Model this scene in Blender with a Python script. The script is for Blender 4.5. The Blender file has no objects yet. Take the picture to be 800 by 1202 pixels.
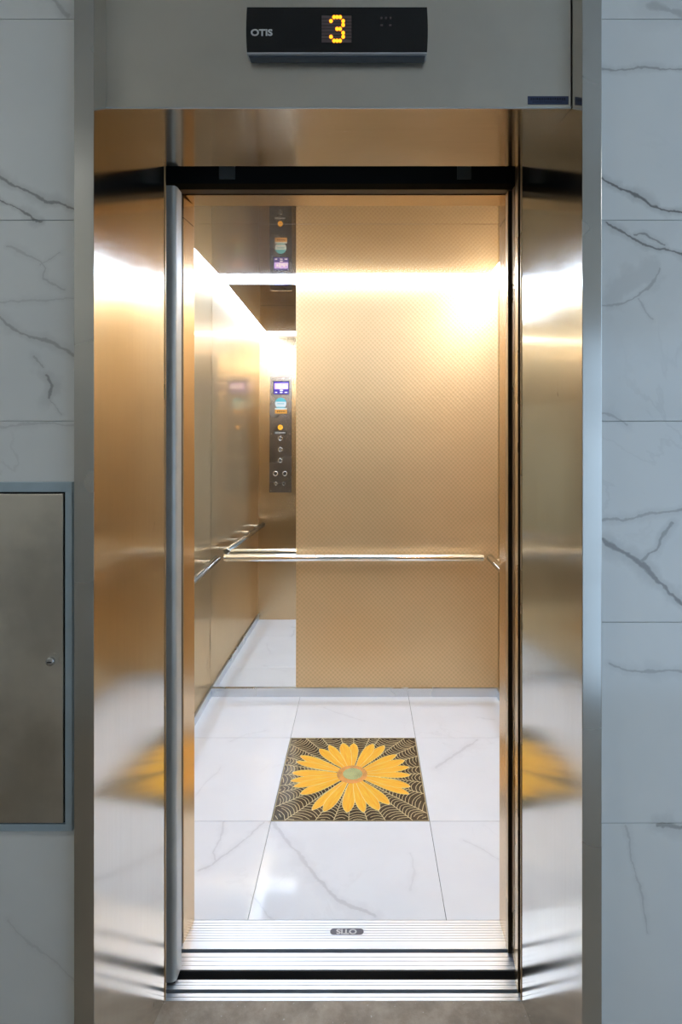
import bpy, bmesh, math, random
from mathutils import Vector, Matrix
random.seed(4)
S = bpy.context.scene
COL = S.collection
PI = math.pi

# ------------------------------------------------------------------ camera
cam_data = bpy.data.cameras.new('camera')
cam = bpy.data.objects.new('camera', cam_data); COL.objects.link(cam)
cam.location = (0, 0, 1.41)
cam.rotation_euler = (PI/2, 0, 0)
cam_data.sensor_fit = 'HORIZONTAL'
cam_data.sensor_width = 36
cam_data.lens = 36 * 695 / 800
cam_data.shift_x = -26 / 800
cam_data.shift_y = -98 / 800
cam_data.clip_start = 0.02
S.camera = cam
# ------------------------------------------------------------------ light and exposure
S.view_settings.view_transform = 'Standard'
S.view_settings.look = 'None'
S.view_settings.gamma = 1
S.view_settings.use_curve_mapping = False
S.view_settings.exposure = 0.0
world = bpy.data.worlds.new('sky'); S.world = world
world.use_nodes = True
bg = world.node_tree.nodes['Background']
bg.inputs[0].default_value = (0.56, 0.76, 1.0, 1)
bg.inputs[1].default_value = 1.9
STRIP_LIGHT = 30.0

# ------------------------------------------------------------------ material helpers
class NT:
    def __init__(s, name):
        s.m = bpy.data.materials.new(name); s.m.use_nodes = True
        s.t = s.m.node_tree; s.n = s.t.nodes
        s.p = s.n['Principled BSDF']
    def new(s, typ, **kw):
        n = s.n.new(typ)
        for k, v in kw.items(): setattr(n, k, v)
        return n
    def link(s, a, b): s.t.links.new(a, b)
    def set(s, node, idx, v):
        if hasattr(v, 'is_output') or isinstance(v, bpy.types.NodeSocket): s.link(v, node.inputs[idx])
        else: node.inputs[idx].default_value = v
    def math(s, op, a, b=0.0, c=None, clamp=False):
        n = s.new('ShaderNodeMath', operation=op, use_clamp=clamp)
        s.set(n, 0, a); s.set(n, 1, b)
        if c is not None: s.set(n, 2, c)
        return n.outputs[0]
    def vmath(s, op, a, b=(0, 0, 0)):
        n = s.new('ShaderNodeVectorMath', operation=op)
        s.set(n, 0, a)
        if op == 'SCALE': s.set(n, 3, b)
        elif op != 'LENGTH': s.set(n, 1, b)
        return n.outputs['Value'] if op in ('LENGTH', 'DOT_PRODUCT') else n.outputs[0]
    def noise(s, vec, scale, detail=4, rough=.55, dist=0):
        n = s.new('ShaderNodeTexNoise')
        s.link(vec, n.inputs['Vector']); n.inputs['Scale'].default_value = scale
        n.inputs['Detail'].default_value = detail; n.inputs['Roughness'].default_value = rough
        n.inputs['Distortion'].default_value = dist
        return n
    def ramp(s, fac, lo, hi, a=0.0, b=1.0):
        n = s.new('ShaderNodeMapRange'); n.interpolation_type = 'SMOOTHSTEP'
        s.link(fac, n.inputs[0])
        n.inputs[1].default_value = lo; n.inputs[2].default_value = hi
        n.inputs[3].default_value = a; n.inputs[4].default_value = b
        return n.outputs[0]
    def mix(s, fac, a, b):
        n = s.new('ShaderNodeMix', data_type='RGBA')
        s.set(n, 0, fac); s.set(n, 6, a); s.set(n, 7, b)
        return n.outputs[2]
    def pos(s):
        return s.new('ShaderNodeNewGeometry').outputs['Position']
    def bump(s, h, strength, dist=.001):
        b = s.new('ShaderNodeBump'); b.inputs['Strength'].default_value = strength
        b.inputs['Distance'].default_value = dist
        s.link(h, b.inputs['Height']); s.link(b.outputs[0], s.p.inputs['Normal'])

def rgb(*c): return (c[0], c[1], c[2], 1)

def plain(name, col, rough=.5, metal=0.0, spec=.5, emit=None, es=0, wear=.06):
    k = NT(name); p = k.p
    n = k.noise(k.pos(), 9, 4)
    dark = tuple(max(0, x*(1-wear)) for x in col); lite = tuple(min(1, x*(1+wear)) for x in col)
    k.link(k.mix(k.ramp(n.outputs[0], .35, .65), rgb(*dark), rgb(*lite)), p.inputs['Base Color'])
    p.inputs['Roughness'].default_value = rough; p.inputs['Metallic'].default_value = metal
    p.inputs['Specular IOR Level'].default_value = spec
    if emit:
        p.inputs['Emission Color'].default_value = rgb(*emit); p.inputs['Emission Strength'].default_value = es
    return k.m

def metal(name, col, rough, aniso=0.0, brush='z', smudge=.04, wear=.05, scale=1.0, streak=.0, scuff=False):
    """Sheet metal.  brush is the direction of its hairlines; smudge varies the gloss."""
    k = NT(name); p = k.p
    P = k.pos()
    n = k.noise(P, 3.1*scale, 5)
    base = k.mix(k.ramp(n.outputs[0], .3, .7), rgb(*[x*(1-wear) for x in col]), rgb(*[min(1, x*(1+wear)) for x in col]))
    if streak:
        st = k.vmath('MULTIPLY', P, (260, 260, 3) if brush == 'z' else (3, 260, 260))
        sn = k.noise(st, 1.0, 2)
        base = k.mix(k.math('MULTIPLY', k.ramp(sn.outputs[0], .35, .7), streak), base, rgb(*[x*.75 for x in col]))
    if scuff:
        sn = k.noise(k.vmath('MULTIPLY', P, (60, 60, 26)), 1.0, 2, .5, .8)
        base = k.mix(k.math('MULTIPLY', k.ramp(sn.outputs[0], .765, .80), .55), base, rgb(.16, .12, .08))
    k.link(base, p.inputs['Base Color'])
    p.inputs['Metallic'].default_value = 1
    r = k.noise(P, 4.0*scale, 2, .5)
    k.link(k.ramp(r.outputs[0], .3, .75, max(.01, rough-smudge), rough+smudge), p.inputs['Roughness'])
    if aniso:
        p.inputs['Anisotropic'].default_value = aniso
        g = k.new('ShaderNodeNewGeometry')
        ax = (0, 0, 1) if brush == 'z' else (1, 0, 0)
        c = k.new('ShaderNodeCombineXYZ')
        for i in range(3): c.inputs[i].default_value = ax[i]
        k.link(k.vmath('CROSS_PRODUCT', g.outputs['Normal'], c.outputs[0]), p.inputs['Tangent'])
    return k.m

def veined(name, col, vein, segs, amount, field_scale, rough, plane, wander, tint=None, spec=.5, sharp=.012, back=.25):
    """Polished marble-look porcelain: a few mapped veins plus a faint field of random ones."""
    k = NT(name); p = k.p
    P = k.pos()
    flat = (1, 0, 1) if plane == 'xz' else (1, 1, 0)
    Q = k.vmath('MULTIPLY', P, flat)
    d1 = k.noise(P, 9, 5, .6)
    off = k.vmath('SCALE', k.vmath('SUBTRACT', d1.outputs['Color'], (.5, .5, .5)), wander)
    d2 = k.noise(P, 60, 3, .6)
    off2 = k.vmath('SCALE', k.vmath('SUBTRACT', d2.outputs['Color'], (.5, .5, .5)), wander*.22)
    Q = k.vmath('MULTIPLY', k.vmath('ADD', k.vmath('ADD', Q, off), off2), flat)
    thick = k.ramp(k.noise(P, 17, 3).outputs[0], .3, .7, .45, 1.7)
    total = None
    for pts, w, s in segs:
        dmin = None
        for a, b in zip(pts[:-1], pts[1:]):
            A = (a[0], 0, a[1]) if plane == 'xz' else (a[0], a[1], 0)
            B = (b[0], 0, b[1]) if plane == 'xz' else (b[0], b[1], 0)
            AB = tuple(B[i]-A[i] for i in range(3)); L2 = sum(x*x for x in AB)
            pa = k.vmath('SUBTRACT', Q, A)
            t = k.math('MULTIPLY', k.vmath('DOT_PRODUCT', pa, AB), 1/L2, clamp=True)
            n = k.new('ShaderNodeVectorMath', operation='SCALE'); n.inputs[0].default_value = AB; k.link(t, n.inputs[3])
            d = k.vmath('LENGTH', k.vmath('SUBTRACT', pa, n.outputs[0]))
            dmin = d if dmin is None else k.math('MINIMUM', dmin, d)
        core = k.math('MULTIPLY', k.ramp(k.math('DIVIDE', dmin, thick), w*.35, w*1.7, 1, 0), min(1, s*1.3))
        halo = k.math('MULTIPLY', k.ramp(k.math('DIVIDE', dmin, thick), 0, w*7, 1, 0), s*.42)
        m = k.math('MAXIMUM', core, halo)
        total = m if total is None else k.math('MAXIMUM', total, m)
    f = k.noise(P, field_scale, 6, .55, .6)
    line = k.ramp(k.math('ABSOLUTE', k.math('SUBTRACT', f.outputs[0], .5)), 0, sharp, 1, 0)
    mask = k.ramp(k.noise(P, field_scale*.8, 2).outputs[0], .5, .68)
    fld = k.math('MULTIPLY', k.math('MULTIPLY', line, mask), back)
    total = k.math('MAXIMUM', total, fld) if total is not None else fld
    cloud = k.ramp(k.noise(P, 2.3, 4, .6).outputs[0], .3, .7)
    c0 = k.mix(cloud, rgb(*col), rgb(*(tint or [x*.93 for x in col])))
    k.link(k.mix(k.math('MULTIPLY', total, amount), c0, rgb(*vein)), p.inputs['Base Color'])
    p.inputs['Roughness'].default_value = rough
    p.inputs['Specular IOR Level'].default_value = spec
    return k.m
WALL_VEINS = [([(0.49, 1.665), (0.525, 1.70), (0.56, 1.712), (0.578, 1.725)], 0.024, 0.16), ([(0.463, 1.914), (0.506, 1.888), (0.539, 1.875), (0.573, 1.855), (0.607, 1.843), (0.683, 1.828)], 0.0027, 0.75), ([(0.484, 1.817), (0.522, 1.795), (0.565, 1.772), (0.598, 1.765), (0.683, 1.738)], 0.0022, 0.7), ([(0.539, 1.795), (0.561, 1.797), (0.578, 1.789), (0.598, 1.773)], 0.0017, 0.55), ([(0.463, 2.13), (0.497, 2.125), (0.565, 2.129), (0.683, 2.122)], 0.0017, 0.45), ([(0.573, 2.252), (0.632, 2.23), (0.683, 2.22)], 0.0068, 0.3), ([(0.463, 1.652), (0.506, 1.655), (0.548, 1.67), (0.573, 1.697), (0.59, 1.723)], 0.0027, 0.35), ([(0.551, 1.665), (0.565, 1.64), (0.577, 1.623)], 0.0017, 0.25), ([(0.477, 1.192), (0.514, 1.165), (0.551, 1.141), (0.578, 1.112), (0.607, 1.08), (0.666, 1.026)], 0.0034, 0.65), ([(0.472, 1.226), (0.531, 1.227), (0.573, 1.241), (0.632, 1.248), (0.683, 1.263)], 0.0022, 0.4), ([(0.612, 1.221), (0.59, 1.187), (0.582, 1.165), (0.544, 1.145)], 0.0024, 0.5), ([(0.489, 0.948), (0.522, 0.932), (0.556, 0.925), (0.607, 0.928), (0.683, 0.921)], 0.0027, 0.35), ([(0.463, 1.442), (0.489, 1.439), (0.522, 1.42)], 0.0024, 0.3), ([(0.522, 0.62), (0.534, 0.553), (0.551, 0.485), (0.568, 0.409)], 0.0017, 0.22), ([(0.582, 0.627), (0.683, 0.617)], 0.0034, 0.5), ([(-0.822, 1.956), (-0.72, 1.909), (-0.669, 1.887), (-0.627, 1.863), (-0.551, 1.839)], 0.0024, 0.6), ([(-0.822, 1.922), (-0.72, 1.866), (-0.678, 1.846), (-0.636, 1.819)], 0.0022, 0.65), ([(-0.703, 1.773), (-0.644, 1.746), (-0.632, 1.726), (-0.639, 1.706), (-0.593, 1.689)], 0.002, 0.25), ([(-0.644, 1.736), (-0.605, 1.757)], 0.002, 0.22), ([(-0.788, 1.669), (-0.72, 1.63), (-0.678, 1.598), (-0.627, 1.584), (-0.568, 1.554)], 0.003, 0.4), ([(-0.653, 1.557), (-0.636, 1.533)], 0.002, 0.3), ([(-0.632, 1.517), (-0.619, 1.491), (-0.624, 1.469)], 0.0037, 0.55), ([(-0.622, 1.466), (-0.598, 1.437)], 0.0015, 0.25), ([(-0.754, 1.659), (-0.568, 1.669)], 0.0017, 0.2), ([(-0.754, 1.407), (-0.619, 1.42), (-0.568, 1.42)], 0.002, 0.2), ([(-0.619, 2.26), (-0.585, 2.227)], 0.0051, 0.3), ([(-0.703, 0.434), (-0.653, 0.384), (-0.602, 0.35), (-0.551, 0.282)], 0.002, 0.15)]
FLOOR_VEINS = [([(-0.329, 2.117), (-0.232, 1.988), (-0.136, 1.852), (-0.071, 1.772), (0.035, 1.713)], 0.0057, 0.5), ([(-0.526, 1.885), (-0.485, 1.914), (-0.443, 1.972), (-0.4, 2.046), (-0.353, 2.117)], 0.0034, 0.4), ([(-0.501, 2.121), (-0.491, 2.033), (-0.494, 1.972), (-0.474, 1.925)], 0.0029, 0.35), ([(-0.338, 1.791), (-0.304, 1.744), (-0.254, 1.698)], 0.0029, 0.3), ([(0.305, 2.468), (0.381, 2.545), (0.447, 2.613), (0.518, 2.685)], 0.0057, 0.4), ([(0.348, 2.033), (0.398, 1.992), (0.444, 1.94)], 0.0029, 0.25), ([(-0.646, 2.268), (-0.619, 2.379), (-0.59, 2.468)], 0.0029, 0.2), ([(-0.599, 2.67), (-0.534, 2.73), (-0.453, 2.76)], 0.0029, 0.2), ([(0.557, 2.891), (0.635, 2.865)], 0.0043, 0.2), ([(-0.198, 2.997), (-0.109, 2.925), (-0.004, 2.857)], 0.0029, 0.2), ([(0.153, 1.972), (0.164, 1.895), (0.14, 1.808)], 0.0029, 0.2)]
PETAL_TIPS = [(-0.042, 2.652), (-0.09, 2.652), (-0.152, 2.636), (-0.192, 2.607), (-0.271, 2.551), (-0.284, 2.506), (-0.291, 2.424), (-0.291, 2.368), (-0.275, 2.329), (-0.242, 2.282), (-0.189, 2.186), (-0.145, 2.177), (-0.059, 2.173), (0.002, 2.173), (0.058, 2.184), (0.098, 2.22), (0.178, 2.282), (0.186, 2.329), (0.192, 2.408), (0.192, 2.466), (0.176, 2.515), (0.144, 2.56), (0.094, 2.632), (0.044, 2.646)]

# ------------------------------------------------------------------ materials
M = {}
M['steel'] = metal('brushed_steel', (.72, .69, .64), .13, .85, 'z', .02, .04, streak=.15, scuff=True)
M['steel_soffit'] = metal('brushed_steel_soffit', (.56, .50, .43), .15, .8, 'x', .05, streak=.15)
M['steel_face'] = metal('frame_face_steel', (.58, .57, .54), .26, .5, 'z', .05, .07)
M['steel_header'] = metal('header_steel', (.70, .66, .59), .36, .4, 'z', .05, .06)
M['steel_grey'] = metal('grey_door_steel', (.66, .62, .55), .42, 0, 'z', .1, .16, 1.6)
M['alu'] = metal('sill_aluminium', (.70, .73, .78), .45, 0, 'x', .05, .03)
M['alu_bar'] = plain('anodised_bar', (.58, .60, .59), .4, .45)
M['alu_blue'] = plain('film_covered_frame', (.40, .50, .57), .35, .2)
M['skirt'] = metal('skirting_metal', (.72, .74, .76), .3, 0, 'x', .04, .03)
M['chrome'] = metal('handrail_steel', (.80, .79, .78), .12, 0, 'x', .02, .02)
def polished(name, ca, cb, soft, sharp, share):
    # polished sheet with a slightly hazy film: a sharp reflection over a soft one
    k = NT(name); p = k.p; P = k.pos()
    n = k.noise(P, 2.2, 4)
    c = k.mix(k.ramp(n.outputs[0], .3, .7), rgb(*ca), rgb(*cb))
    k.link(c, p.inputs['Base Color']); p.inputs['Metallic'].default_value = 1; p.inputs['Roughness'].default_value = soft
    g = k.new('ShaderNodeBsdfAnisotropic'); k.link(c, g.inputs['Color']); g.inputs['Roughness'].default_value = sharp
    m = k.new('ShaderNodeMixShader'); m.inputs[0].default_value = share
    k.link(p.outputs[0], m.inputs[1]); k.link(g.outputs[0], m.inputs[2])
    k.link(m.outputs[0], k.n['Material Output'].inputs[0])
    return k.m
M['gold'] = polished('gold_mirror_steel', (.76, .55, .31), (.81, .59, .335), .38, .05, .27)
M['ceiling'] = polished('bronze_ceiling_mirror', (.58, .46, .33), (.60, .48, .345), .40, .012, .86)
M['gold_hair'] = metal('gold_hairline_steel', (.80, .58, .35), .26, .7, 'z', 0, .03)
M['gold_plain'] = metal('gold_satin_steel', (.80, .58, .35), .26, 0, 'x', 0, .03)
M['gold_edge'] = metal('gold_edge_steel', (.62, .45, .26), .3, 0, 'z')
M['mirror'] = metal('silver_mirror', (.88, .88, .86), .012, 0, 'z', 0, .01)
M['cop'] = metal('panel_mirror_steel', (.30, .25, .215), .26, 0, 'z', .03)
M['brown'] = plain('brown_door_edge', (.055, .035, .018), .35, .5)
M['brown_grey'] = plain('gap_shade_grey', (.035, .030, .027), .7)
M['black'] = plain('matt_black', (.004, .005, .007), .6)
M['dark'] = plain('shaft_grey', (.02, .02, .022), .7)
M['bracket'] = plain('hanger_grey', (.14, .155, .16), .5, .3)
M['gloss_black'] = plain('display_black', (.004, .004, .005), .16)
M['lip'] = plain('silver_lip', (.55, .58, .62), .3, .5)
M['tray'] = plain('dark_tray', (.05, .065, .085), .35)
M['white_print'] = plain('white_print', (.62, .62, .62), .5)
M['matrix'] = plain('led_matrix_off', (.12, .085, .085), .5)
M['led'] = plain('led_orange', (.9, .3, .02), .5, emit=(1, .30, .01), es=2.6)
M['strip'] = plain('light_strip', (.9, .9, .9), .5, emit=(.77, .97, 1.29), es=STRIP_LIGHT)
M['blue_label'] = plain('blue_label', (.045, .06, .13), .5)
M['label_ink'] = plain('label_ink', (.008, .01, .025), .5)
M['grout'] = plain('grey_grout', (.50, .52, .52), .8)
M['floor_grout'] = plain('pale_grout', (.50, .50, .50), .8)
M['screen'] = plain('screen_blue', (.02, .015, .12), .2, emit=(.08, .04, .42), es=1.0)
M['screen_bar'] = plain('screen_lilac', (.5, .4, .9), .3, emit=(.55, .30, 1.0), es=1.1)
M['screen_white'] = plain('screen_white', (.8, .8, .9), .3, emit=(.9, .85, 1.0), es=1.0)
M['teal'] = plain('teal_print', (.10, .52, .60), .5)
M['paper'] = plain('sticker_white', (.75, .82, .84), .5)
M['orange'] = plain('orange_print', (.85, .40, .06), .5)
M['yellow'] = plain('yellow_button', (.95, .50, .03), .4, emit=(1, .5, .02), es=.35)
M['button'] = metal('button_ring', (.85, .84, .82), .22)
M['button_face'] = metal('button_face', (.16, .145, .13), .3)
M['lobby_paint'] = plain('lobby_paint', (.62, .61, .58), .8)
M['lobby_fill'] = plain('lobby_fill', (.9, .9, .9), .5, emit=(.97, 1.0, .96), es=23)
M['lobby_ceiling'] = plain('lobby_ceiling', (.75, .75, .73), .85)
M['win_frame'] = plain('window_frame', (.30, .31, .32), .4, .3)
M['lock'] = metal('lock_chrome', (.55, .55, .55), .2)
M['web'] = plain('gold_web_lines', (.62, .52, .30), .35)
M['mat_dark'] = plain('dark_medallion_ground', (.060, .042, .026), .10, wear=.3)
M['seed'] = plain('sage_seed_disc', (.36, .42, .20), .4, wear=.35)
M['florets'] = plain('orange_florets', (.72, .30, .08), .4, wear=.3)

def marble_for(x0, x1, z0, z1):
    # each slab carries only the veins that cross it
    v = [s for s in WALL_VEINS if min(p[1] for p in s[0]) < z1 and max(p[1] for p in s[0]) > z0 and min(p[0] for p in s[0]) < x1 and max(p[0] for p in s[0]) > x0]
    key = 'marble_slab_%d' % len(bpy.data.materials)
    if not v:
        if 'marble' not in M: M['marble'] = veined('marble_slab', (.80, .815, .81), (.17, .165, .165), [], .9, 2.4, .13, 'xz', .035, (.74, .76, .76), back=.12)
        return M['marble']
    return veined(key, (.80, .815, .81), (.17, .165, .165), v, .9, 2.4, .13, 'xz', .035, (.74, .76, .76), back=.12)
M['marble_floor'] = veined('car_floor_marble', (.82, .84, .87), (.40, .40, .42), FLOOR_VEINS, .65, 2.6, .07, 'xy', .04, (.78, .80, .83), spec=.2, back=.16)

def petal_mat():
    k = NT('yellow_petal'); p = k.p
    g = k.new('ShaderNodeTexCoord').outputs['Object']
    s = k.noise(k.vmath('MULTIPLY', g, (14, 190, 1)), 1.0, 4)
    k.link(k.mix(k.ramp(s.outputs[0], .3, .7), rgb(.94, .40, .012), rgb(.98, .60, .07)), p.inputs['Base Color'])
    p.inputs['Roughness'].default_value = .3
    return k.m
M['petal'] = petal_mat()
def petal_edge():
    return plain('pale_petal_outline', (.92, .78, .42), .4)
M['petal_edge'] = petal_edge()

def embossed():
    """gold sheet rolled with a fine diamond relief"""
    k = NT('embossed_gold_steel'); p = k.p
    P = k.pos(); sep = k.new('ShaderNodeSeparateXYZ'); k.link(P, sep.inputs[0])
    u = k.math('MULTIPLY', sep.outputs[0], 2*PI/.0235)
    v = k.math('MULTIPLY', sep.outputs[2], 2*PI/.0235)
    h = k.math('MULTIPLY', k.math('SINE', u), k.math('SINE', v))
    k.bump(h, .20, .0012)
    n = k.noise(P, 2, 4)
    c = k.mix(k.ramp(n.outputs[0], .3, .7), rgb(.79, .565, .315), rgb(.84, .605, .345))
    k.link(k.mix(k.ramp(h, -.3, .5, 0, .42), c, rgb(.60, .43, .22)), p.inputs['Base Color'])  # shading of the relief painted into the colour
    p.inputs['Metallic'].default_value = .78; p.inputs['Roughness'].default_value = .44
    p.inputs['Specular IOR Level'].default_value = .2
    return k.m
M['emboss'] = embossed()

def lobby_floor():
    k = NT('lobby_concrete_floor'); p = k.p; P = k.pos()
    a = k.noise(P, 14, 8, .7); b = k.noise(P, 120, 3)
    c = k.mix(k.ramp(a.outputs[0], .3, .7), rgb(.25, .20, .15), rgb(.42, .35, .27))
    c = k.mix(k.ramp(b.outputs[0], .66, .74), c, rgb(.55, .52, .46))
    k.link(c, p.inputs['Base Color']); p.inputs['Roughness'].default_value = .55
    k.bump(a.outputs[0], .3, .004)
    return k.m
M['lobby_floor'] = lobby_floor()

# ------------------------------------------------------------------ mesh helpers
def link(name, me, mat, parent=None):
    o = bpy.data.objects.new(name, me); COL.objects.link(o)
    if mat and not me.materials: me.materials.append(mat)
    if parent: o.parent = parent
    return o
def box_bm(bm, x0, x1, y0, y1, z0, z1, bev=0):
    c = ((x0+x1)/2, (y0+y1)/2, (z0+z1)/2)
    r = bmesh.ops.create_cube(bm, size=1, matrix=Matrix.Translation(c) @ Matrix.Diagonal((x1-x0, y1-y0, z1-z0, 1)))
    if bev:
        es = set(e for v in r['verts'] for e in v.link_edges)
        bmesh.ops.bevel(bm, geom=list(es), offset=bev, segments=2, affect='EDGES', profile=.5)
def finish(bm, name, mat, parent=None, smooth=False):
    bmesh.ops.recalc_face_normals(bm, faces=bm.faces)
    me = bpy.data.meshes.new(name); bm.to_mesh(me); bm.free()
    if smooth:
        for p in me.polygons: p.use_smooth = True
    o = link(name, me, mat, parent)
    return o
def box(name, mat, x0, x1, y0, y1, z0, z1, parent=None, bev=0):
    bm = bmesh.new(); box_bm(bm, x0, x1, y0, y1, z0, z1, bev)
    return finish(bm, name, mat, parent)
def prism(name, mat, pts, lo, hi, axis='z', parent=None):
    """extrude a closed outline: axis z takes (x,y), axis x takes (y,z), axis y takes (x,z)"""
    bm = bmesh.new()
    def P(p, t):
        return (p[0], p[1], t) if axis == 'z' else ((t, p[0], p[1]) if axis == 'x' else (p[0], t, p[1]))
    a = [bm.verts.new(P(p, lo)) for p in pts]; b = [bm.verts.new(P(p, hi)) for p in pts]
    n = len(pts)
    bm.faces.new(a); bm.faces.new(b[::-1])
    for i in range(n): bm.faces.new((a[i], b[i], b[(i+1) % n], a[(i+1) % n]))
    return finish(bm, name, mat, parent)
def tube_bm(bm, a, b, r, seg=20, round_end=False):
    a, b = Vector(a), Vector(b); d = b-a
    q = d.to_track_quat('Z', 'Y').to_matrix().to_4x4()
    r_ = bmesh.ops.create_cone(bm, cap_ends=True, segments=seg, radius1=r, radius2=r, depth=d.length,
                          matrix=Matrix.Translation((a+b)/2) @ q)
    if round_end:
        es = [e for e in set(e for v in r_['verts'] for e in v.link_edges) if any(len(f.verts) > 4 for f in e.link_faces)]
        bmesh.ops.bevel(bm, geom=es, offset=r*.35, segments=3, affect='EDGES', profile=.5)
def tube(name, mat, a, b, r, parent=None, seg=20, round_end=False):
    bm = bmesh.new(); tube_bm(bm, a, b, r, seg, round_end)
    o = finish(bm, name, mat, parent, True)
    o.modifiers.new('edges', 'EDGE_SPLIT').split_angle = math.radians(50)
    return o
def tag(o, label=None, cat=None, group=None, kind=None):
    if label: o['label'] = label
    if cat: o['category'] = cat
    if group: o['group'] = group
    if kind: o['kind'] = kind
    return o
def empty(name, loc=(0, 0, 0)):
    o = bpy.data.objects.new(name, None); COL.objects.link(o); o.location = loc; o.empty_display_size = .05
    return o
def rebase(root):
    """children were modelled in world coordinates: keep them there"""
    inv = Matrix.Translation(-Vector(root.location))
    for c in root.children: c.matrix_parent_inverse = inv
def text(name, body, mat, size, loc, rot, parent, sx=1.0, depth=.0004, weight=0.0):
    c = bpy.data.curves.new(name, 'FONT'); c.body = body; c.size = size; c.extrude = depth; c.offset = weight
    c.align_x = 'CENTER'; c.align_y = 'CENTER'; c.materials.append(mat)
    tmp = bpy.data.objects.new('tmp_text', c); COL.objects.link(tmp)
    me = bpy.data.meshes.new_from_object(tmp); bpy.data.objects.remove(tmp)
    me.transform(Matrix.Diagonal((sx, 1, 1, 1))); me.name = name
    o = bpy.data.objects.new(name, me); COL.objects.link(o)
    o.location = loc; o.rotation_euler = rot; o.parent = parent
    return o

# ================================================================== LOBBY SIDE
WY = 1.175                       # face of the marble
LB, LL, LR, LC = -.55, -2.2, 2.7, 2.62   # lobby rear, left, right, ceiling
tag(box('floor', M['lobby_floor'], LL-.1, LR+.1, LB-.12, 1.458, -.12, 0), 'rough brown concrete landing floor in front of the lift', kind='structure')
tag(box('ceiling', M['lobby_ceiling'], LL-.1, LR+.1, LB-.12, 1.44, LC, LC+.1), kind='structure')
# wall with the lift doorway: backing in three pieces of one object
bm = bmesh.new()
box_bm(bm, LL-.1, -.555, WY+.0024, 1.44, 0, LC)
box_bm(bm, .458, LR+.1, WY+.0024, 1.44, 0, LC)
box_bm(bm, -.555, .458, WY+.0024, 1.44, 2.44, LC)
wf = tag(finish(bm, 'wall_front', M['grout']), kind='structure')
rows = [(-.171+.3989*i) for i in range(8)]
def tile_at(x0, x1, z0, z1):
    z0 = max(z0, 0.002); z1 = min(z1, LC)
    g = .0007
    bm = bmesh.new(); box_bm(bm, x0+g, x1-g, WY, WY+.0022, z0+g, z1-g, .0004)
    return finish(bm, 'tile', marble_for(x0, x1, z0, z1), wf)
for z in rows:
    for x0 in (.4635, 1.2635, 2.0635):
        tile_at(x0, min(x0+.80, LR), z, z+.3989)
    for x0 in (-.5615-.8, -.5615-1.6):
        tile_at(max(x0, LL), x0+.80, z, z+.3989)
for x0, x1 in ((-.5615, -.05), (-.05, .4635)):
    tile_at(x0, x1, 2.451, LC)
# remaining lobby walls; the rear one and the right one are open to daylight
tag(box('wall_left', M['lobby_paint'], LL-.1, LL, LB, WY, 0, LC), kind='structure')
bm = bmesh.new()
WX0, WX1, WZ0, WZ1 = 1.02, 2.35, .05, 1.90
box_bm(bm, LL-.1, WX0, LB-.12, LB, 0, LC)
box_bm(bm, WX1, LR+.1, LB-.12, LB, 0, LC)
box_bm(bm, WX0, WX1, LB-.12, LB, WZ1, LC)
box_bm(bm, WX0, WX1, LB-.12, LB, 0, WZ0)
tag(finish(bm, 'wall_rear', M['lobby_paint']), kind='structure')
bm = bmesh.new()
for a, b, c, d in ((WX0, WX1, WZ0, WZ0+.04), (WX0, WX1, WZ1-.04, WZ1), (WX0, WX0+.04, WZ0, WZ1), (WX1-.04, WX1, WZ0, WZ1), ((WX0+WX1)/2-.02, (WX0+WX1)/2+.02, WZ0, WZ1), (WX0, WX1, 1.5, 1.535)):
    box_bm(bm, a, b, LB-.09, LB-.03, c, d)
tag(finish(bm, 'window_1', M['win_frame']), kind='structure')
bm = bmesh.new()
box_bm(bm, LR, LR+.1, LB, WY, 0, .6); box_bm(bm, LR, LR+.1, LB, WY, 2.35, LC)
box_bm(bm, LR, LR+.1, LB, LB+.1, .6, 2.35); box_bm(bm, LR, LR+.1, WY-.1, WY, .6, 2.35)
tag(finish(bm, 'wall_right', M['lobby_paint']), kind='structure')

for lx_, ly_ in ((2.2, .2), (-1.85, 0)):  # unseen lamps added to brighten the marble and the steel
    r = tag(empty('fill_lamp', (lx_, ly_, LC)), 'added lobby fill lamp nearer the window' if lx_ > 0 else 'added lobby fill lamp on the cabinet side, away from the window', 'lamp', 'added lobby fill lamps')
    box('lamp_body', M['lip'], lx_-.3, lx_+.3, ly_-.09, ly_+.09, LC-.03, LC-.0005, r)
    box('diffuser', M['lobby_fill'], lx_-.28, lx_+.28, ly_-.075, ly_+.075, LC-.04, LC-.0305, r)
    rebase(r)

# ------------------------------------------------------------------ door surround
sur = tag(empty('door_surround', (-.05, 1.3, 0)), 'brushed steel surround framing the lift doorway, set in the marble wall', 'door frame')
JT = 2.058
prism('jamb', M['steel'], [(-.5229, 1.1512), (-.4885, 1.458), (-.4925, 1.458), (-.5275, 1.1512)], 0.001, 2.437, parent=sur)
prism('jamb', M['steel'], [(.4253, 1.1512), (.390, 1.458), (.394, 1.458), (.4300, 1.1512)], 0.001, 2.437, parent=sur)
fo = tag(box('face_frame', M['steel_face'], -.5615, -.5229, 1.150, 1.19, 0.001, 2.45, sur, .0012), 'left upright of the steel face frame')
fo = tag(box('face_frame', M['steel_face'], .4253, .4633, 1.150, 1.19, 0.001, 2.45, sur, .0012), 'right upright of the steel face frame')
box('face_frame', M['steel_face'], -.5229, .4253, 1.150, 1.19, 2.412, 2.45, sur, .0012)
box('header_panel', M['steel_header'], -.5185, .4185, 1.194, 1.199, JT, 2.412, sur, .0008)
prism('soffit', M['steel_soffit'], [(-.5215, 1.1942), (.4195, 1.1942), (.3925, 1.458), (-.4905, 1.458)], JT-.002, JT+.002, parent=sur)
box('drip_edge', M['lip'], -.5185, .4185, 1.1925, 1.1955, JT-.003, JT-.0005, sur)
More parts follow.
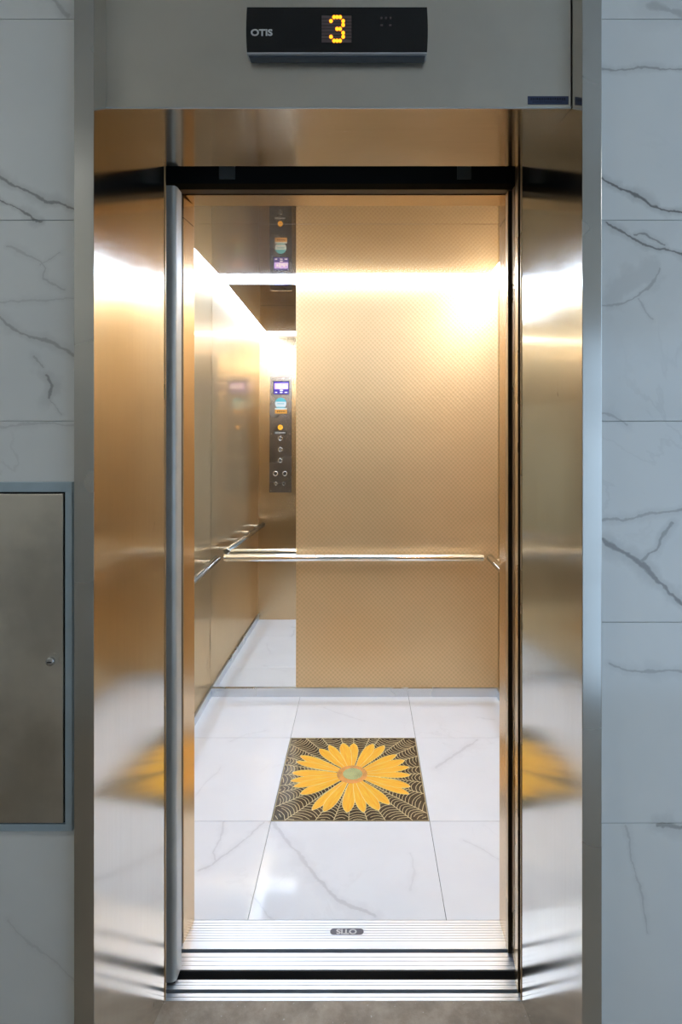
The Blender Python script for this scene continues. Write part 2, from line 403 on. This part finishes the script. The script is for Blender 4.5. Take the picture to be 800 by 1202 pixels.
box('edge_glint', M['gold_edge'], -.4925, -.4865, 1.4585, 1.4625, 0.001, JT, sur)  # gold strips put in for the gold reflection on the jamb edges
box('edge_glint', M['gold_edge'], .3880, .3935, 1.4585, 1.4625, 0.001, JT, sur)
rebase(sur)

# ------------------------------------------------------------------ floor indicator
IX0, IX1, IZ0, IZ1, IY = -.2295, .1262, 2.147, 2.2425, 1.170
ind = tag(empty('floor_indicator', ((IX0+IX1)/2, 1.194, IZ0)), 'black floor indicator showing an orange 3 above the lift doorway', 'display')
def arc_side(x0, x1, z0, z1, bulge, n=8):
    pts = []
    for i in range(n+1):
        t = i/n; pts.append((x0 - bulge*math.sin(PI*t), z0+(z1-z0)*t))
    for i in range(n+1):
        t = i/n; pts.append((x1 + bulge*math.sin(PI*t), z1-(z1-z0)*t))
    return pts
prism('housing', M['gloss_black'], arc_side(IX0, IX1, IZ0+.006, IZ1, .0016), IY, 1.192, 'y', ind)
prism('lower_lip', M['lip'], [(IX0, IZ0+.0058), (IX1, IZ0+.0058), (IX1, IZ0+.0035), (IX0, IZ0+.0035)], IY-.0008, 1.1935, 'y', ind)
prism('underside_tray', M['tray'], [(IX0+.002, IZ0+.0033), (IX1-.002, IZ0+.0033), (IX1-.004, IZ0), (IX0+.004, IZ0)], IY+.006, 1.1935, 'y', ind)
mx = -.0525; mz = IZ1-.0435
mp = box('matrix_panel', M['matrix'], mx-.0295, mx+.0295, IY-.0006, IY+.001, mz-.0265, mz+.0265, ind)
bm = bmesh.new()
for i in range(1, 8): box_bm(bm, mx-.0295, mx+.0295, IY-.0008, IY-.0005, mz-.0265+i*.0066, mz-.0265+i*.0066+.0008)
finish(bm, 'matrix_line', M['gloss_black'], mp)
rowsd = ["01110", "10001", "00001", "00110", "00001", "10001", "01110"]
bm = bmesh.new()
for r, row in enumerate(rowsd):
    for c, ch in enumerate(row):
        if ch == '1':
            x = mx+.001+(c-2)*.0060; z = mz+(3-r)*.0078
            bmesh.ops.create_uvsphere(bm, u_segments=12, v_segments=6, radius=.0036, matrix=Matrix.Translation((x, IY-.001, z)) @ Matrix.Diagonal((1, .3, 1.12, 1)))
tag(finish(bm, 'digit', M['led'], ind, True), 'glowing orange dot-matrix digit 3')
text('lettering', 'OTIS', M['white_print'], .0175, (-.2005, IY-.0004, 2.1915), (PI/2, 0, 0), ind, 1.15, .0003, .0006)
bm = bmesh.new()
for dx in (0, .009, .018): box_bm(bm, .034+dx, .038+dx, IY-.0003, IY, 2.219, 2.2235)
for dx in (0, .017): box_bm(bm, .034+dx, .039+dx, IY-.0003, IY, 2.205, 2.209)
finish(bm, 'icon', M['matrix'], ind)
rebase(ind)

lab = tag(empty('warning_sticker', (.372, 1.194, 2.066)), 'small blue sticker with dark print at the header panel corner', 'sticker')
box('backing', M['blue_label'], .3315, .4135, 1.1928, 1.1939, 2.0635, 2.0795, lab)
bm = bmesh.new(); x = .337
while x < .405:
    w = random.uniform(.002, .004); box_bm(bm, x, x+w, 1.1925, 1.1928, 2.071+random.uniform(0, .001), 2.076); x += w+.0014
x = .341
while x < .400:
    w = random.uniform(.0015, .003); box_bm(bm, x, x+w, 1.1925, 1.1928, 2.0665, 2.0685); x += w+.0012
finish(bm, 'lettering', M['label_ink'], lab)
rebase(lab)

# ------------------------------------------------------------------ hydrant / service cabinet on the left
cab = tag(empty('wall_cabinet', (-.86, WY, .62)), 'grey steel service cabinet flush in the marble left of the lift', 'cabinet')
CX0, CX1, CZ0, CZ1 = -1.17, -.5725, .617, 1.3045
DX0, DX1, DZ0, DZ1 = -1.15, -.5905, .6335, 1.281
for a, b, c, d in ((CX0, CX1, DZ1+.004, CZ1), (CX0, CX1, CZ0, DZ0-.003), (DX1+.004, CX1, DZ0-.003, DZ1+.004), (CX0, DX0-.003, DZ0-.003, DZ1+.004)):
    box('cabinet_frame', M['alu_blue'], a, b, 1.1655, 1.1748, c, d, cab, .0008)
box('cabinet_back', M['black'], DX0-.003, DX1+.004, 1.1725, 1.1748, DZ0-.003, DZ1+.004, cab)
door = box('door', M['steel_grey'], DX0, DX1, 1.1650, 1.1722, DZ0, DZ1, cab, .001)
lx, lz = -.6125, .9535
lock = tube('lock', M['lock'], (lx, 1.1650, lz), (lx, 1.1555, lz), .0085, door, 20, True)
bm = bmesh.new(); box_bm(bm, lx-.0045, lx+.0045, 1.1548, 1.1556, lz-.001, lz+.001)
finish(bm, 'keyhole', M['black'], door)
tube('lock_washer', M['steel_grey'], (lx+.004, 1.1650, lz+.003), (lx+.004, 1.1635, lz+.003), .0115, door, 20)
rebase(cab)

# ================================================================== SILLS
def sill(name, y0, y1, depth, grooves, x0, x1, label, zt=0.0):
    """extruded section: (y_start, y_end, depth) slots cut into a flat bar"""
    pts = [(y0, zt-depth), (y0, zt)]
    for a, b, d in grooves: pts += [(a, zt), (a, zt-d), (b, zt-d), (b, zt)]
    pts += [(y1, zt), (y1, zt-depth)]
    root = tag(empty(name, ((x0+x1)/2, (y0+y1)/2, zt)), label, 'door sill')
    prism('extrusion', M['alu'], pts, x0, x1, 'x', root)
    return root
ls = sill('landing_sill', 1.4590, 1.5145, .03, [(1.4675, 1.4690, .002), (1.4780, 1.4885, .018), (1.4990, 1.5003, .0015), (1.5065, 1.5075, .0012)], -.56, .47, 'narrow grooved aluminium sill at the concrete floor edge')
box('track_bed', M['bracket'], -.56, .47, 1.4782, 1.4883, -.0125, -.0118, ls)
rebase(ls)
gr = [(1.5540, 1.5550, .0015), (1.5670, 1.5682, .0018), (1.5790, 1.5802, .0018), (1.5920, 1.6040, .018), (1.6285, 1.6295, .0015)]
y = 1.6375
while y < 1.695: gr.append((y, y+.0012, .0015)); y += .0083
cs = sill('car_sill', 1.5425, 1.6975, .03, gr, -.56, .47, 'wide ribbed aluminium sill between doorway and white car floor')
box('track_bed', M['bracket'], -.56, .47, 1.5922, 1.6038, -.0125, -.0118, cs)
# name plate
box('gap_shade', M['brown_grey'], -.56, .47, 1.5395, 1.5423, -.28, -.0015, cs)  # dark sheet added as the shade in the gap between the sills
px0, px1, py0, py1 = -.0925, .0015, 1.6495, 1.6690
pts = []
r = (py1-py0)/2
for i in range(13): t = -PI/2+PI*i/12; pts.append((px1-r+r*math.cos(t), (py0+py1)/2+r*math.sin(t)))
for i in range(13): t = PI/2+PI*i/12; pts.append((px0+r+r*math.cos(t), (py0+py1)/2+r*math.sin(t)))
plate = tag(prism('name_plate', plain('plate_grey', (.13, .13, .16), .35), pts, -.0016, .0008, 'z', cs), 'dark oval plate reading OTIS towards the car')
text('lettering', 'OTIS', M['white_print'], .0215, ((px0+px1)/2-.001, (py0+py1)/2, .0009), (0, 0, PI), plate, 1.25, .0002, .0007)
rebase(cs)
# the shaft seen through the running gap and above the doors
bm = bmesh.new()
box_bm(bm, -1.0, .9, 1.44, 1.72, -.35, -.3)
box_bm(bm, -1.0, -.57, 1.4405, 1.6185, -.3, 2.4)
box_bm(bm, .62, .9, 1.4405, 1.6185, -.3, 2.4)
box_bm(bm, -1.0, .9, 1.4405, 1.66, 2.40, 2.45)
box_bm(bm, -.57, .62, 1.4405, 1.4575, 2.075, 2.40)
box_bm(bm, -.57, .62, 1.4405, 1.4570, -.3, -.04)
tag(finish(bm, 'wall_shaft', M['dark']), kind='structure')

# ================================================================== DOORS
DOOR_GROUP = {'car_door': 'folded-back car door leaves'}
def door_panel(name, x_end, y0, y1, z0, z1, label, width):
    r = tag(empty(name, (x_end+.06, (y0+y1)/2, z0)), label, 'sliding door', DOOR_GROUP.get(name))
    box('panel', M['brown'], x_end+.0012, x_end+width, y0, y1, z0, z1, r)
    box('leading_edge', M['gold_edge'], x_end, x_end+.0012, y0+.001, y1, z0, z1, r)
    rebase(r)
    return r
door_panel('landing_door', .3855, 1.476, 1.504, .004, 2.075, 'folded-back landing door, dark edge nearest the right jamb', .18)
door_panel('car_door', .3965, 1.552, 1.577, .004, 2.046, 'slow car door leaf, middle of the three dark edges', .16)
door_panel('car_door', .3875, 1.586, 1.611, .004, 2.046, 'fast car door leaf, dark edge nearest the car interior', .16)

# strike post on the left
sp = tag(empty('strike_post', (-.497, 1.53, .002)), 'rounded grey aluminium closing post at the left of the doorway', 'door post')
pts = [(-.5200, 1.545), (-.5200, 1.515)]
for i in range(9):
    t = PI+PI/2*i/8; pts.append((-.508+.012*math.cos(t), 1.512+.012*math.sin(t)))
for i in range(9):
    t = -PI/2+PI/2*i/8; pts.append((-.4865+.0125*math.cos(t), 1.5125+.0125*math.sin(t)))
pts += [(-.474, 1.545)]
prism('post', M['alu_bar'], pts, .006, 2.026, 'z', sp)
box('foot', M['black'], -.519, -.478, 1.505, 1.546, 0.0005, .006, sp)
box('rubber_seal', M['brown'], -.4985, -.4925, 1.546, 1.615, .001, 2.046, sp)
rebase(sp)

# door operator above the opening
dop = tag(empty('door_operator', (-.05, 1.6, 2.05)), 'black door operator housing above the car entrance', 'door operator')
box('housing', M['black'], -.57, .62, 1.600, 1.615, 2.066, 2.395, dop)
box('lower_rail', M['brown'], -.57, .62, 1.586, 1.6155, 2.050, 2.066, dop)
for x0, x1 in ((-.388, -.345), (.253, .291)):
    box('hanger_plate', M['bracket'], x0, x1, 1.592, 1.5995, 2.082, 2.20, dop, .001)
rebase(dop)

# ================================================================== CAR
X0, X1, Y0, Y1, CZ = -.807, .713, 1.698, 3.12, 2.208
TOP = 2.235
cf = tag(box('floor', M['floor_grout'], X0-.02, X1+.02, Y0+.0005, 3.20, -.05, -.010), 'white marble-look tiled lift car floor', kind='structure')
jx = [X0, -.331, .2385, X1]; jy = [Y0, 2.126, 2.700, Y1]
for i in range(3):
    for j in range(3):
        if i == 1 and j == 1: continue
        g = .0008
        bm = bmesh.new(); box_bm(bm, jx[i]+g, jx[i+1]-g, jy[j]+g, jy[j+1]-g, -.0098, 0, .0005)
        finish(bm, 'tile', M['marble_floor'], cf)
wl = tag(box('wall_left', M['gold'], X0-.03, X0, Y0, 3.20, .0, TOP), 'polished gold steel left wall of the lift car', kind='structure')
wr = tag(box('wall_right', M['gold'], X1, X1+.03, Y0, 3.20, .0, TOP), 'polished gold steel right wall of the lift car', kind='structure')
wb = tag(box('wall_back', M['gold_edge'], X0-.03, X1+.03, 3.20, 3.23, -.05, TOP), kind='structure')
pn = tag(box('panel', M['emboss'], -.3535, X1-.001, Y1, 3.199, .0455, TOP-.001, wb, .0012), 'wide gold panel with fine diamond relief')
# front returns and transom
wfr = tag(prism('wall_entrance', M['gold_hair'], [(X0-.03, 1.620), (-.4985, 1.620), (-.4915, 1.622), (-.4835, Y0-.001), (X0-.03, Y0-.001)], 0.0, 1.986), kind='structure')
prism('panel', M['gold_hair'], [(X0-.03, 1.620), (-.4985, 1.620), (-.4915, 1.622), (-.4835, Y0-.001), (X0-.03, Y0-.001)], 1.988, TOP, parent=wfr)
prism('panel', M['gold_hair'], [(X1+.03, 1.620), (.3945, 1.620), (.3905, 1.622), (.3905, Y0-.001), (X1+.03, Y0-.001)], 0, 1.986, parent=wfr)
prism('panel', M['gold_hair'], [(X1+.03, 1.620), (.3945, 1.620), (.3905, 1.622), (.3905, Y0-.001), (X1+.03, Y0-.001)], 1.988, TOP, parent=wfr)
box('transom', M['gold_plain'], -.4845, .3915, 1.620, Y0-.001, 2.048, TOP, wfr)
# skirtings
sk = M['skirt']
tag(box('baseboard_left', sk, X0, X0+.011, Y0, Y1-.0115, 0.0, .045, bev=.001), kind='structure')
tag(box('baseboard_right', sk, X1-.011, X1, Y0, Y1-.0115, 0.0, .045, bev=.001), kind='structure')
tag(box('baseboard_back', sk, X0, X1, Y1-.011, Y1+.012, 0.0, .045, bev=.001), kind='structure')

# tall mirror, leaning back about one degree
mir = tag(empty('tall_mirror', (-.58, Y1, .046)), 'tall frameless mirror on the back wall beside the gold panel', 'mirror')
a = math.radians(1.1)
gl = box('glass', M['mirror'], X0+.001, -.3545, 0, .005, 0, 2.185, mir)
gl.location = (.58, 0, 0)
gl.data.transform(Matrix.Identity(4))
mir.rotation_euler = (-a, 0, 0)

# ceiling: bronze mirror sheets inside a ring of strip light
cl = tag(box('ceiling', M['dark'], X0-.03, X1+.03, 1.62, 3.23, TOP+.0005, TOP+.04), kind='structure')
W_ = .058
for y0, y1 in ((Y0+W_, 2.310), (2.3125, Y1-W_)):
    tag(box('panel', M['ceiling'], X0+W_, X1-W_, y0, y1, CZ, CZ+.012, cl, .0008), 'bronze mirror ceiling sheet')
box('joint_strip', M['gold_hair'], X0+W_, X1-W_, 2.3098, 2.3127, CZ+.001, CZ+.013, cl)
def strip(x0, x1, y0, y1, label):
    r = tag(empty('light_strip', ((x0+x1)/2, (y0+y1)/2, CZ)), label, 'light', 'strip lights around the car ceiling')
    dr = .018; lo, hi = CZ+.003, CZ+.008
    if y1-y0 > x1-x0:
        out, inn = (x0, x1) if x0 < 0 else (x1, x0)
        prism('diffuser', M['strip'], [(out, hi), (inn, hi), (inn, lo), (out, lo-dr)], y0, y1, 'y', r)
    else:
        out, inn = (y0, y1) if y0 < 2.4 else (y1, y0)
        prism('diffuser', M['strip'], [(out, hi), (inn, hi), (inn, lo), (out, lo-dr)], x0, x1, 'x', r)
    box('housing', M['lip'], x0, x1, y0, y1, hi+.0005, CZ+.024, r)
    rebase(r)
e = .0015
strip(X0+e, X0+W_-e, Y0+e, Y1-W_-e, 'white light strip along the ceiling above the left wall')
strip(X1-W_+e, X1-e, Y0+e, Y1-W_-e, 'white light strip along the ceiling above the right wall')
strip(X0+e, X1-e, Y1-W_+e, Y1-e, 'white light strip across the ceiling above the back wall')
strip(X0+W_+e, X1-W_-e, Y0+e, Y0+W_-e, 'white light strip above the car entrance, seen in the mirror')

# ------------------------------------------------------------------ handrails
def rail(a, b, wall_dir, spots, label):
    a = Vector(a); b = Vector(b); d = (b-a).normalized(); w = Vector(wall_dir)
    r = tag(empty('handrail', (a+b)/2), label, 'handrail', 'tubular handrails in the car')
    tube('rail', M['chrome'], a, b, .0185, r, 28, True)
    for s in spots:
        p = a+d*s
        br = tube('bracket', M['chrome'], p+w*.012+Vector((0, 0, .004)), p+w*(abs(wall_dir_len(wall_dir, p))-.0002)+Vector((0, 0, .004)), .0075, r, 14)
    rebase(r)
def wall_dir_len(wd, p):
    if wd[0] < 0: return p.x-X0
    if wd[0] > 0: return X1-p.x
    return Y1-p.y
HZ = .743
rail((-.718, 3.055, HZ), (.622, 3.055, HZ), (0, 1, 0), (.42, .80, 1.25), 'long steel handrail across the back wall')
rail((-.747, 1.85, HZ), (-.747, 3.035, HZ), (-1, 0, 0), (.10, .44, .78, 1.10), 'steel handrail on the left wall beside the mirror')
rail((.655, 1.85, HZ), (.655, 3.060, HZ), (1, 0, 0), (.10, .44, .78, 1.12), 'steel handrail on the right wall, mostly hidden by the door')

# ------------------------------------------------------------------ control panel on the left front return, faces the car
PX0, PX1, PZ0, PZ1 = -.725, -.5545, .971, 1.872
cop = tag(empty('control_panel', ((PX0+PX1)/2, Y0, PZ0)), 'tall car control panel with buttons and lilac screen, seen in the mirror', 'control panel')
PY = Y0+.006
def U(u, v): return PX0+u*(PX1-PX0), PZ1-v*(PZ1-PZ0)
box('face_plate', M['cop'], PX0, PX1, Y0-.0008, PY, PZ0, PZ1, cop, .0012)
def patch(name, mat, u0, u1, v0, v1, th, parent, base=0):
    xa, za = U(u0, v0); xb, zb = U(u1, v1)
    return box(name, mat, min(xa, xb), max(xa, xb), PY+base, PY+base+th, min(za, zb), max(za, zb), parent)
bz = patch('bezel', M['gloss_black'], .15, .89, .04, .16, .001, cop)
sc = patch('screen', M['screen'], .18, .86, .046, .154, .0006, cop, .001)
patch('screen_block', M['screen_bar'], .21, .83, .06, .112, .0004, sc, .0016)
for u0, u1, v0, v1 in ((.30, .38, .075, .10), (.42, .50, .070, .108), (.52, .60, .085, .105), (.62, .70, .072, .106), (.73, .80, .085, .105), (.46, .60, .118, .126), (.24, .34, .136, .143), (.46, .58, .136, .143), (.68, .80, .136, .143)):
    patch('screen_glyph', M['screen_white'], u0, u1, v0, v1, .0003, sc, .002)
def disc_pts(cx, cz, r, n=32, t0=0, t1=2*PI):
    return [(cx+r*math.cos(t0+(t1-t0)*i/n), cz+r*math.sin(t0+(t1-t0)*i/n)) for i in range(n+(0 if abs(t1-t0-2*PI) < 1e-6 else 1))]
cx, cz = U(.50, .235); rr = .0445
st = prism('round_sticker', M['teal'], disc_pts(cx, cz, rr), PY, PY+.0005, 'y', cop)
s0, s1 = math.asin(.30), math.asin(-.62)
band = disc_pts(cx, cz, rr*.97, 8, s1, s0) + disc_pts(cx, cz, rr*.97, 8, PI-s0, PI-s1)
prism('white_band', M['paper'], band, PY+.0005, PY+.0008, 'y', st)
bm = bmesh.new()
for i in range(5): box_bm(bm, cx-.026+i*.011, cx-.019+i*.011, PY+.0008, PY+.001, cz-.006, cz+.003)
finish(bm, 'lettering', M['teal'], st)
st2 = patch('orange_sticker', M['orange'], .24, .79, .274, .323, .0005, cop)
patch('white_band', M['paper'], .24, .79, .274, .287, .0003, st2, .0005)
bm = bmesh.new()
for i in range(6):
    xa, za = U(.34+i*.065, .305); box_bm(bm, xa, xa+.006, PY+.0005, PY+.0007, za-.004, za+.006)
finish(bm, 'lettering', M['brown'], st2)
yx, yz = U(.49, .441)
yb = tube('alarm_button', M['yellow'], (yx, PY, yz), (yx, PY+.004, yz), .0195, cop, 28, True)
bm = bmesh.new(); box_bm(bm, yx-.006, yx+.006, PY+.004, PY+.0043, yz-.006, yz+.004); box_bm(bm, yx-.003, yx+.003, PY+.004, PY+.0043, yz+.004, yz+.009)
finish(bm, 'bell_mark', M['orange'], yb)
pl = patch('notice_plate', M['button_face'], .20, .78, .472, .503, .0008, cop)
bm = bmesh.new()
for i in range(9):
    xa, za = U(.26+i*.052, .488); box_bm(bm, xa, xa+.005, PY+.0008, PY+.001, za-.006, za+.006)
finish(bm, 'lettering', M['white_print'], pl)
def button(u, v, r, mark):
    bx, bz_ = U(u, v)
    bm = bmesh.new()
    n = 28; prof = [(r*.70, 0), (r*.70, .004), (r*.82, .0052), (r*.95, .004), (r, 0)]
    ring = []
    for i in range(n):
        t = 2*PI*i/n; ring.append([bm.verts.new((bx+q*math.cos(t), PY+h, bz_+q*math.sin(t))) for q, h in prof])
    for i in range(n):
        for j in range(len(prof)-1): bm.faces.new((ring[i][j], ring[i][j+1], ring[(i+1) % n][j+1], ring[(i+1) % n][j]))
    b = finish(bm, 'button', M['button'], cop, True)
    tube('button_cap', M['button_face'], (bx, PY, bz_), (bx, PY+.0026, bz_), r*.69, b, 24)
    if mark: text('symbol', mark, M['white_print'], r*1.0, (bx, PY+.0028, bz_), (PI/2, 0, PI), b, 1, .0001)
for u, v, m in ((.49, .536, '3'), (.49, .632, '2'), (.49, .727, '1')): button(u, v, .0185, m)
button(.28, .838, .0195, None); button(.70, .838, .0195, None)
button(.30, .925, .0135, None); button(.66, .925, .0135, None)
for u, v in ((.08, .985), (.92, .985), (.08, .015), (.92, .015), (.08, .497), (.92, .497)):
    sx, sz = U(u, v); tube('screw', M['button'], (sx, PY, sz), (sx, PY+.0015, sz), .0035, cop, 10)
rebase(cop)

# ------------------------------------------------------------------ flower medallion set in the floor
CXF, CYF = -.0450, 2.413
med = tag(empty('floor_medallion', (CXF, CYF, 0)), 'dark square floor medallion with a big yellow daisy', 'floor tile')
mx0, mx1, my0, my1 = -.3295, .2370, 2.1275, 2.6985
box('ground', M['mat_dark'], mx0, mx1, my0, my1, -.0098, 0, med, .0005)
bm = bmesh.new()
def line_bm(bm, a, b, w, z):
    a = Vector(a); b = Vector(b); d = (b-a)
    if d.length < 1e-6: return
    n = Vector((-d.y, d.x)).normalized()*w/2
    q = [(a.x+n.x, a.y+n.y), (b.x+n.x, b.y+n.y), (b.x-n.x, b.y-n.y), (a.x-n.x, a.y-n.y)]
    lo = [bm.verts.new((x, y, 0)) for x, y in q]; hi = [bm.verts.new((x, y, z)) for x, y in q]
    bm.faces.new(hi)
    for i in range(4): bm.faces.new((lo[i], lo[(i+1) % 4], hi[(i+1) % 4], hi[i]))
def edge_dist(t):
    dx, dy = math.cos(t), math.sin(t); s = 9
    if dx > 1e-6: s = min(s, (mx1-.004-CXF)/dx)
    if dx < -1e-6: s = min(s, (mx0+.004-CXF)/dx)
    if dy > 1e-6: s = min(s, (my1-.004-CYF)/dy)
    if dy < -1e-6: s = min(s, (my0+.004-CYF)/dy)
    return s
NS = 28
angs = [2*PI*(i+random.uniform(-.22, .22))/NS for i in range(NS)]
for t in angs:
    d = edge_dist(t); line_bm(bm, (CXF+.07*math.cos(t), CYF+.07*math.sin(t)), (CXF+d*math.cos(t), CYF+d*math.sin(t)), .0030, .00025)
for i in range(NS):
    t0, t1 = angs[i], angs[(i+1) % NS]
    if t1 < t0: t1 += 2*PI
    R = .10+random.uniform(0, .01)
    while R < .42:
        prev = None
        for s in range(5):
            u = s/4; t = t0+(t1-t0)*u
            rr = R*(1-.055*4*u*(1-u))*(1+random.uniform(-.004, .004))
            cur = (CXF+rr*math.cos(t), CYF+rr*math.sin(t)) if rr < edge_dist(t) else None
            if prev and cur: line_bm(bm, prev, cur, .0024, .00022)
            prev = cur
        R += .0155+random.uniform(-.003, .003)
for a, b in (((mx0, my0), (mx1, my0)), ((mx1, my0), (mx1, my1)), ((mx1, my1), (mx0, my1)), ((mx0, my1), (mx0, my0))):
    a = Vector(a).lerp(Vector((CXF, CYF)), .006); b = Vector(b).lerp(Vector((CXF, CYF)), .006)
    line_bm(bm, a, b, .0025, .0003)
web = finish(bm, 'web_line', M['web'], med); web['kind'] = 'stuff'
def petal_mesh(L, w, inset, z0, z1):
    """outline from the disc (x=0) to a soft point at x=L"""
    up = [(0, .30), (.15, .45), (.35, .75), (.55, .95), (.70, 1.0), (.82, .88), (.91, .62), (.965, .36), (1.0, .08)]
    pts = [(u*L, v*w/2) for u, v in up] + [(u*L, -v*w/2) for u, v in reversed(up)]
    if inset:
        c = Vector((L*.5, 0)); q = []
        for p in pts:
            q.append((min(max(p[0], inset*.2), L-inset*1.6), math.copysign(max(0.0002, abs(p[1])-inset), p[1])))
        pts = q
    bm = bmesh.new()
    lo = [bm.verts.new((x, y, z0)) for x, y in pts]; hi = [bm.verts.new((x, y, z1)) for x, y in pts]
    n = len(pts)
    bm.faces.new(hi); bm.faces.new(lo[::-1])
    for i in range(n): bm.faces.new((lo[i], lo[(i+1) % n], hi[(i+1) % n], hi[i]))
    bmesh.ops.recalc_face_normals(bm, faces=bm.faces)
    me = bpy.data.meshes.new('petal'); bm.to_mesh(me); bm.free(); return me
N = len(PETAL_TIPS)
for i, (tx, ty) in enumerate(PETAL_TIPS):
    dx, dy = tx-CXF, ty-CYF; D = math.hypot(dx, dy); t = math.atan2(dy, dx)
    L = D-.040; w = .045+.005*math.sin(i*2.3)
    z = .0003+.00025*(i % 3)
    o = link('petal', petal_mesh(L, w, 0, z, z+.00035), M['petal_edge'], med)
    o.location = (.040*math.cos(t), .040*math.sin(t), 0); o.rotation_euler = (0, 0, t)
    f = link('petal_face', petal_mesh(L, w, .0018, z+.0003, z+.0005), M['petal'], o)
fl = prism('floret_ring', M['florets'], disc_pts(0, 0, .062, 48), .0002, .0016, 'z', med)
sd = prism('seed_disc', M['seed'], disc_pts(.002, .002, .040, 40), .0016, .0020, 'z', med)
bm = bmesh.new()
for i in range(130):
    rr = .060*math.sqrt((i+.5)/130); t = i*2.39996
    bmesh.ops.create_icosphere(bm, subdivisions=1, radius=.0021, matrix=Matrix.Translation((rr*math.cos(t), rr*math.sin(t), .0018)) @ Matrix.Diagonal((1, 1, .3, 1)))
sp_ = finish(bm, 'seed_dot', plain('pale_seed', (.66, .50, .22), .5), med); sp_['kind'] = 'stuff'
for c in med.children:
    if c.name.startswith(('ground', 'web_line')): c.matrix_parent_inverse = Matrix.Translation(-Vector(med.location))
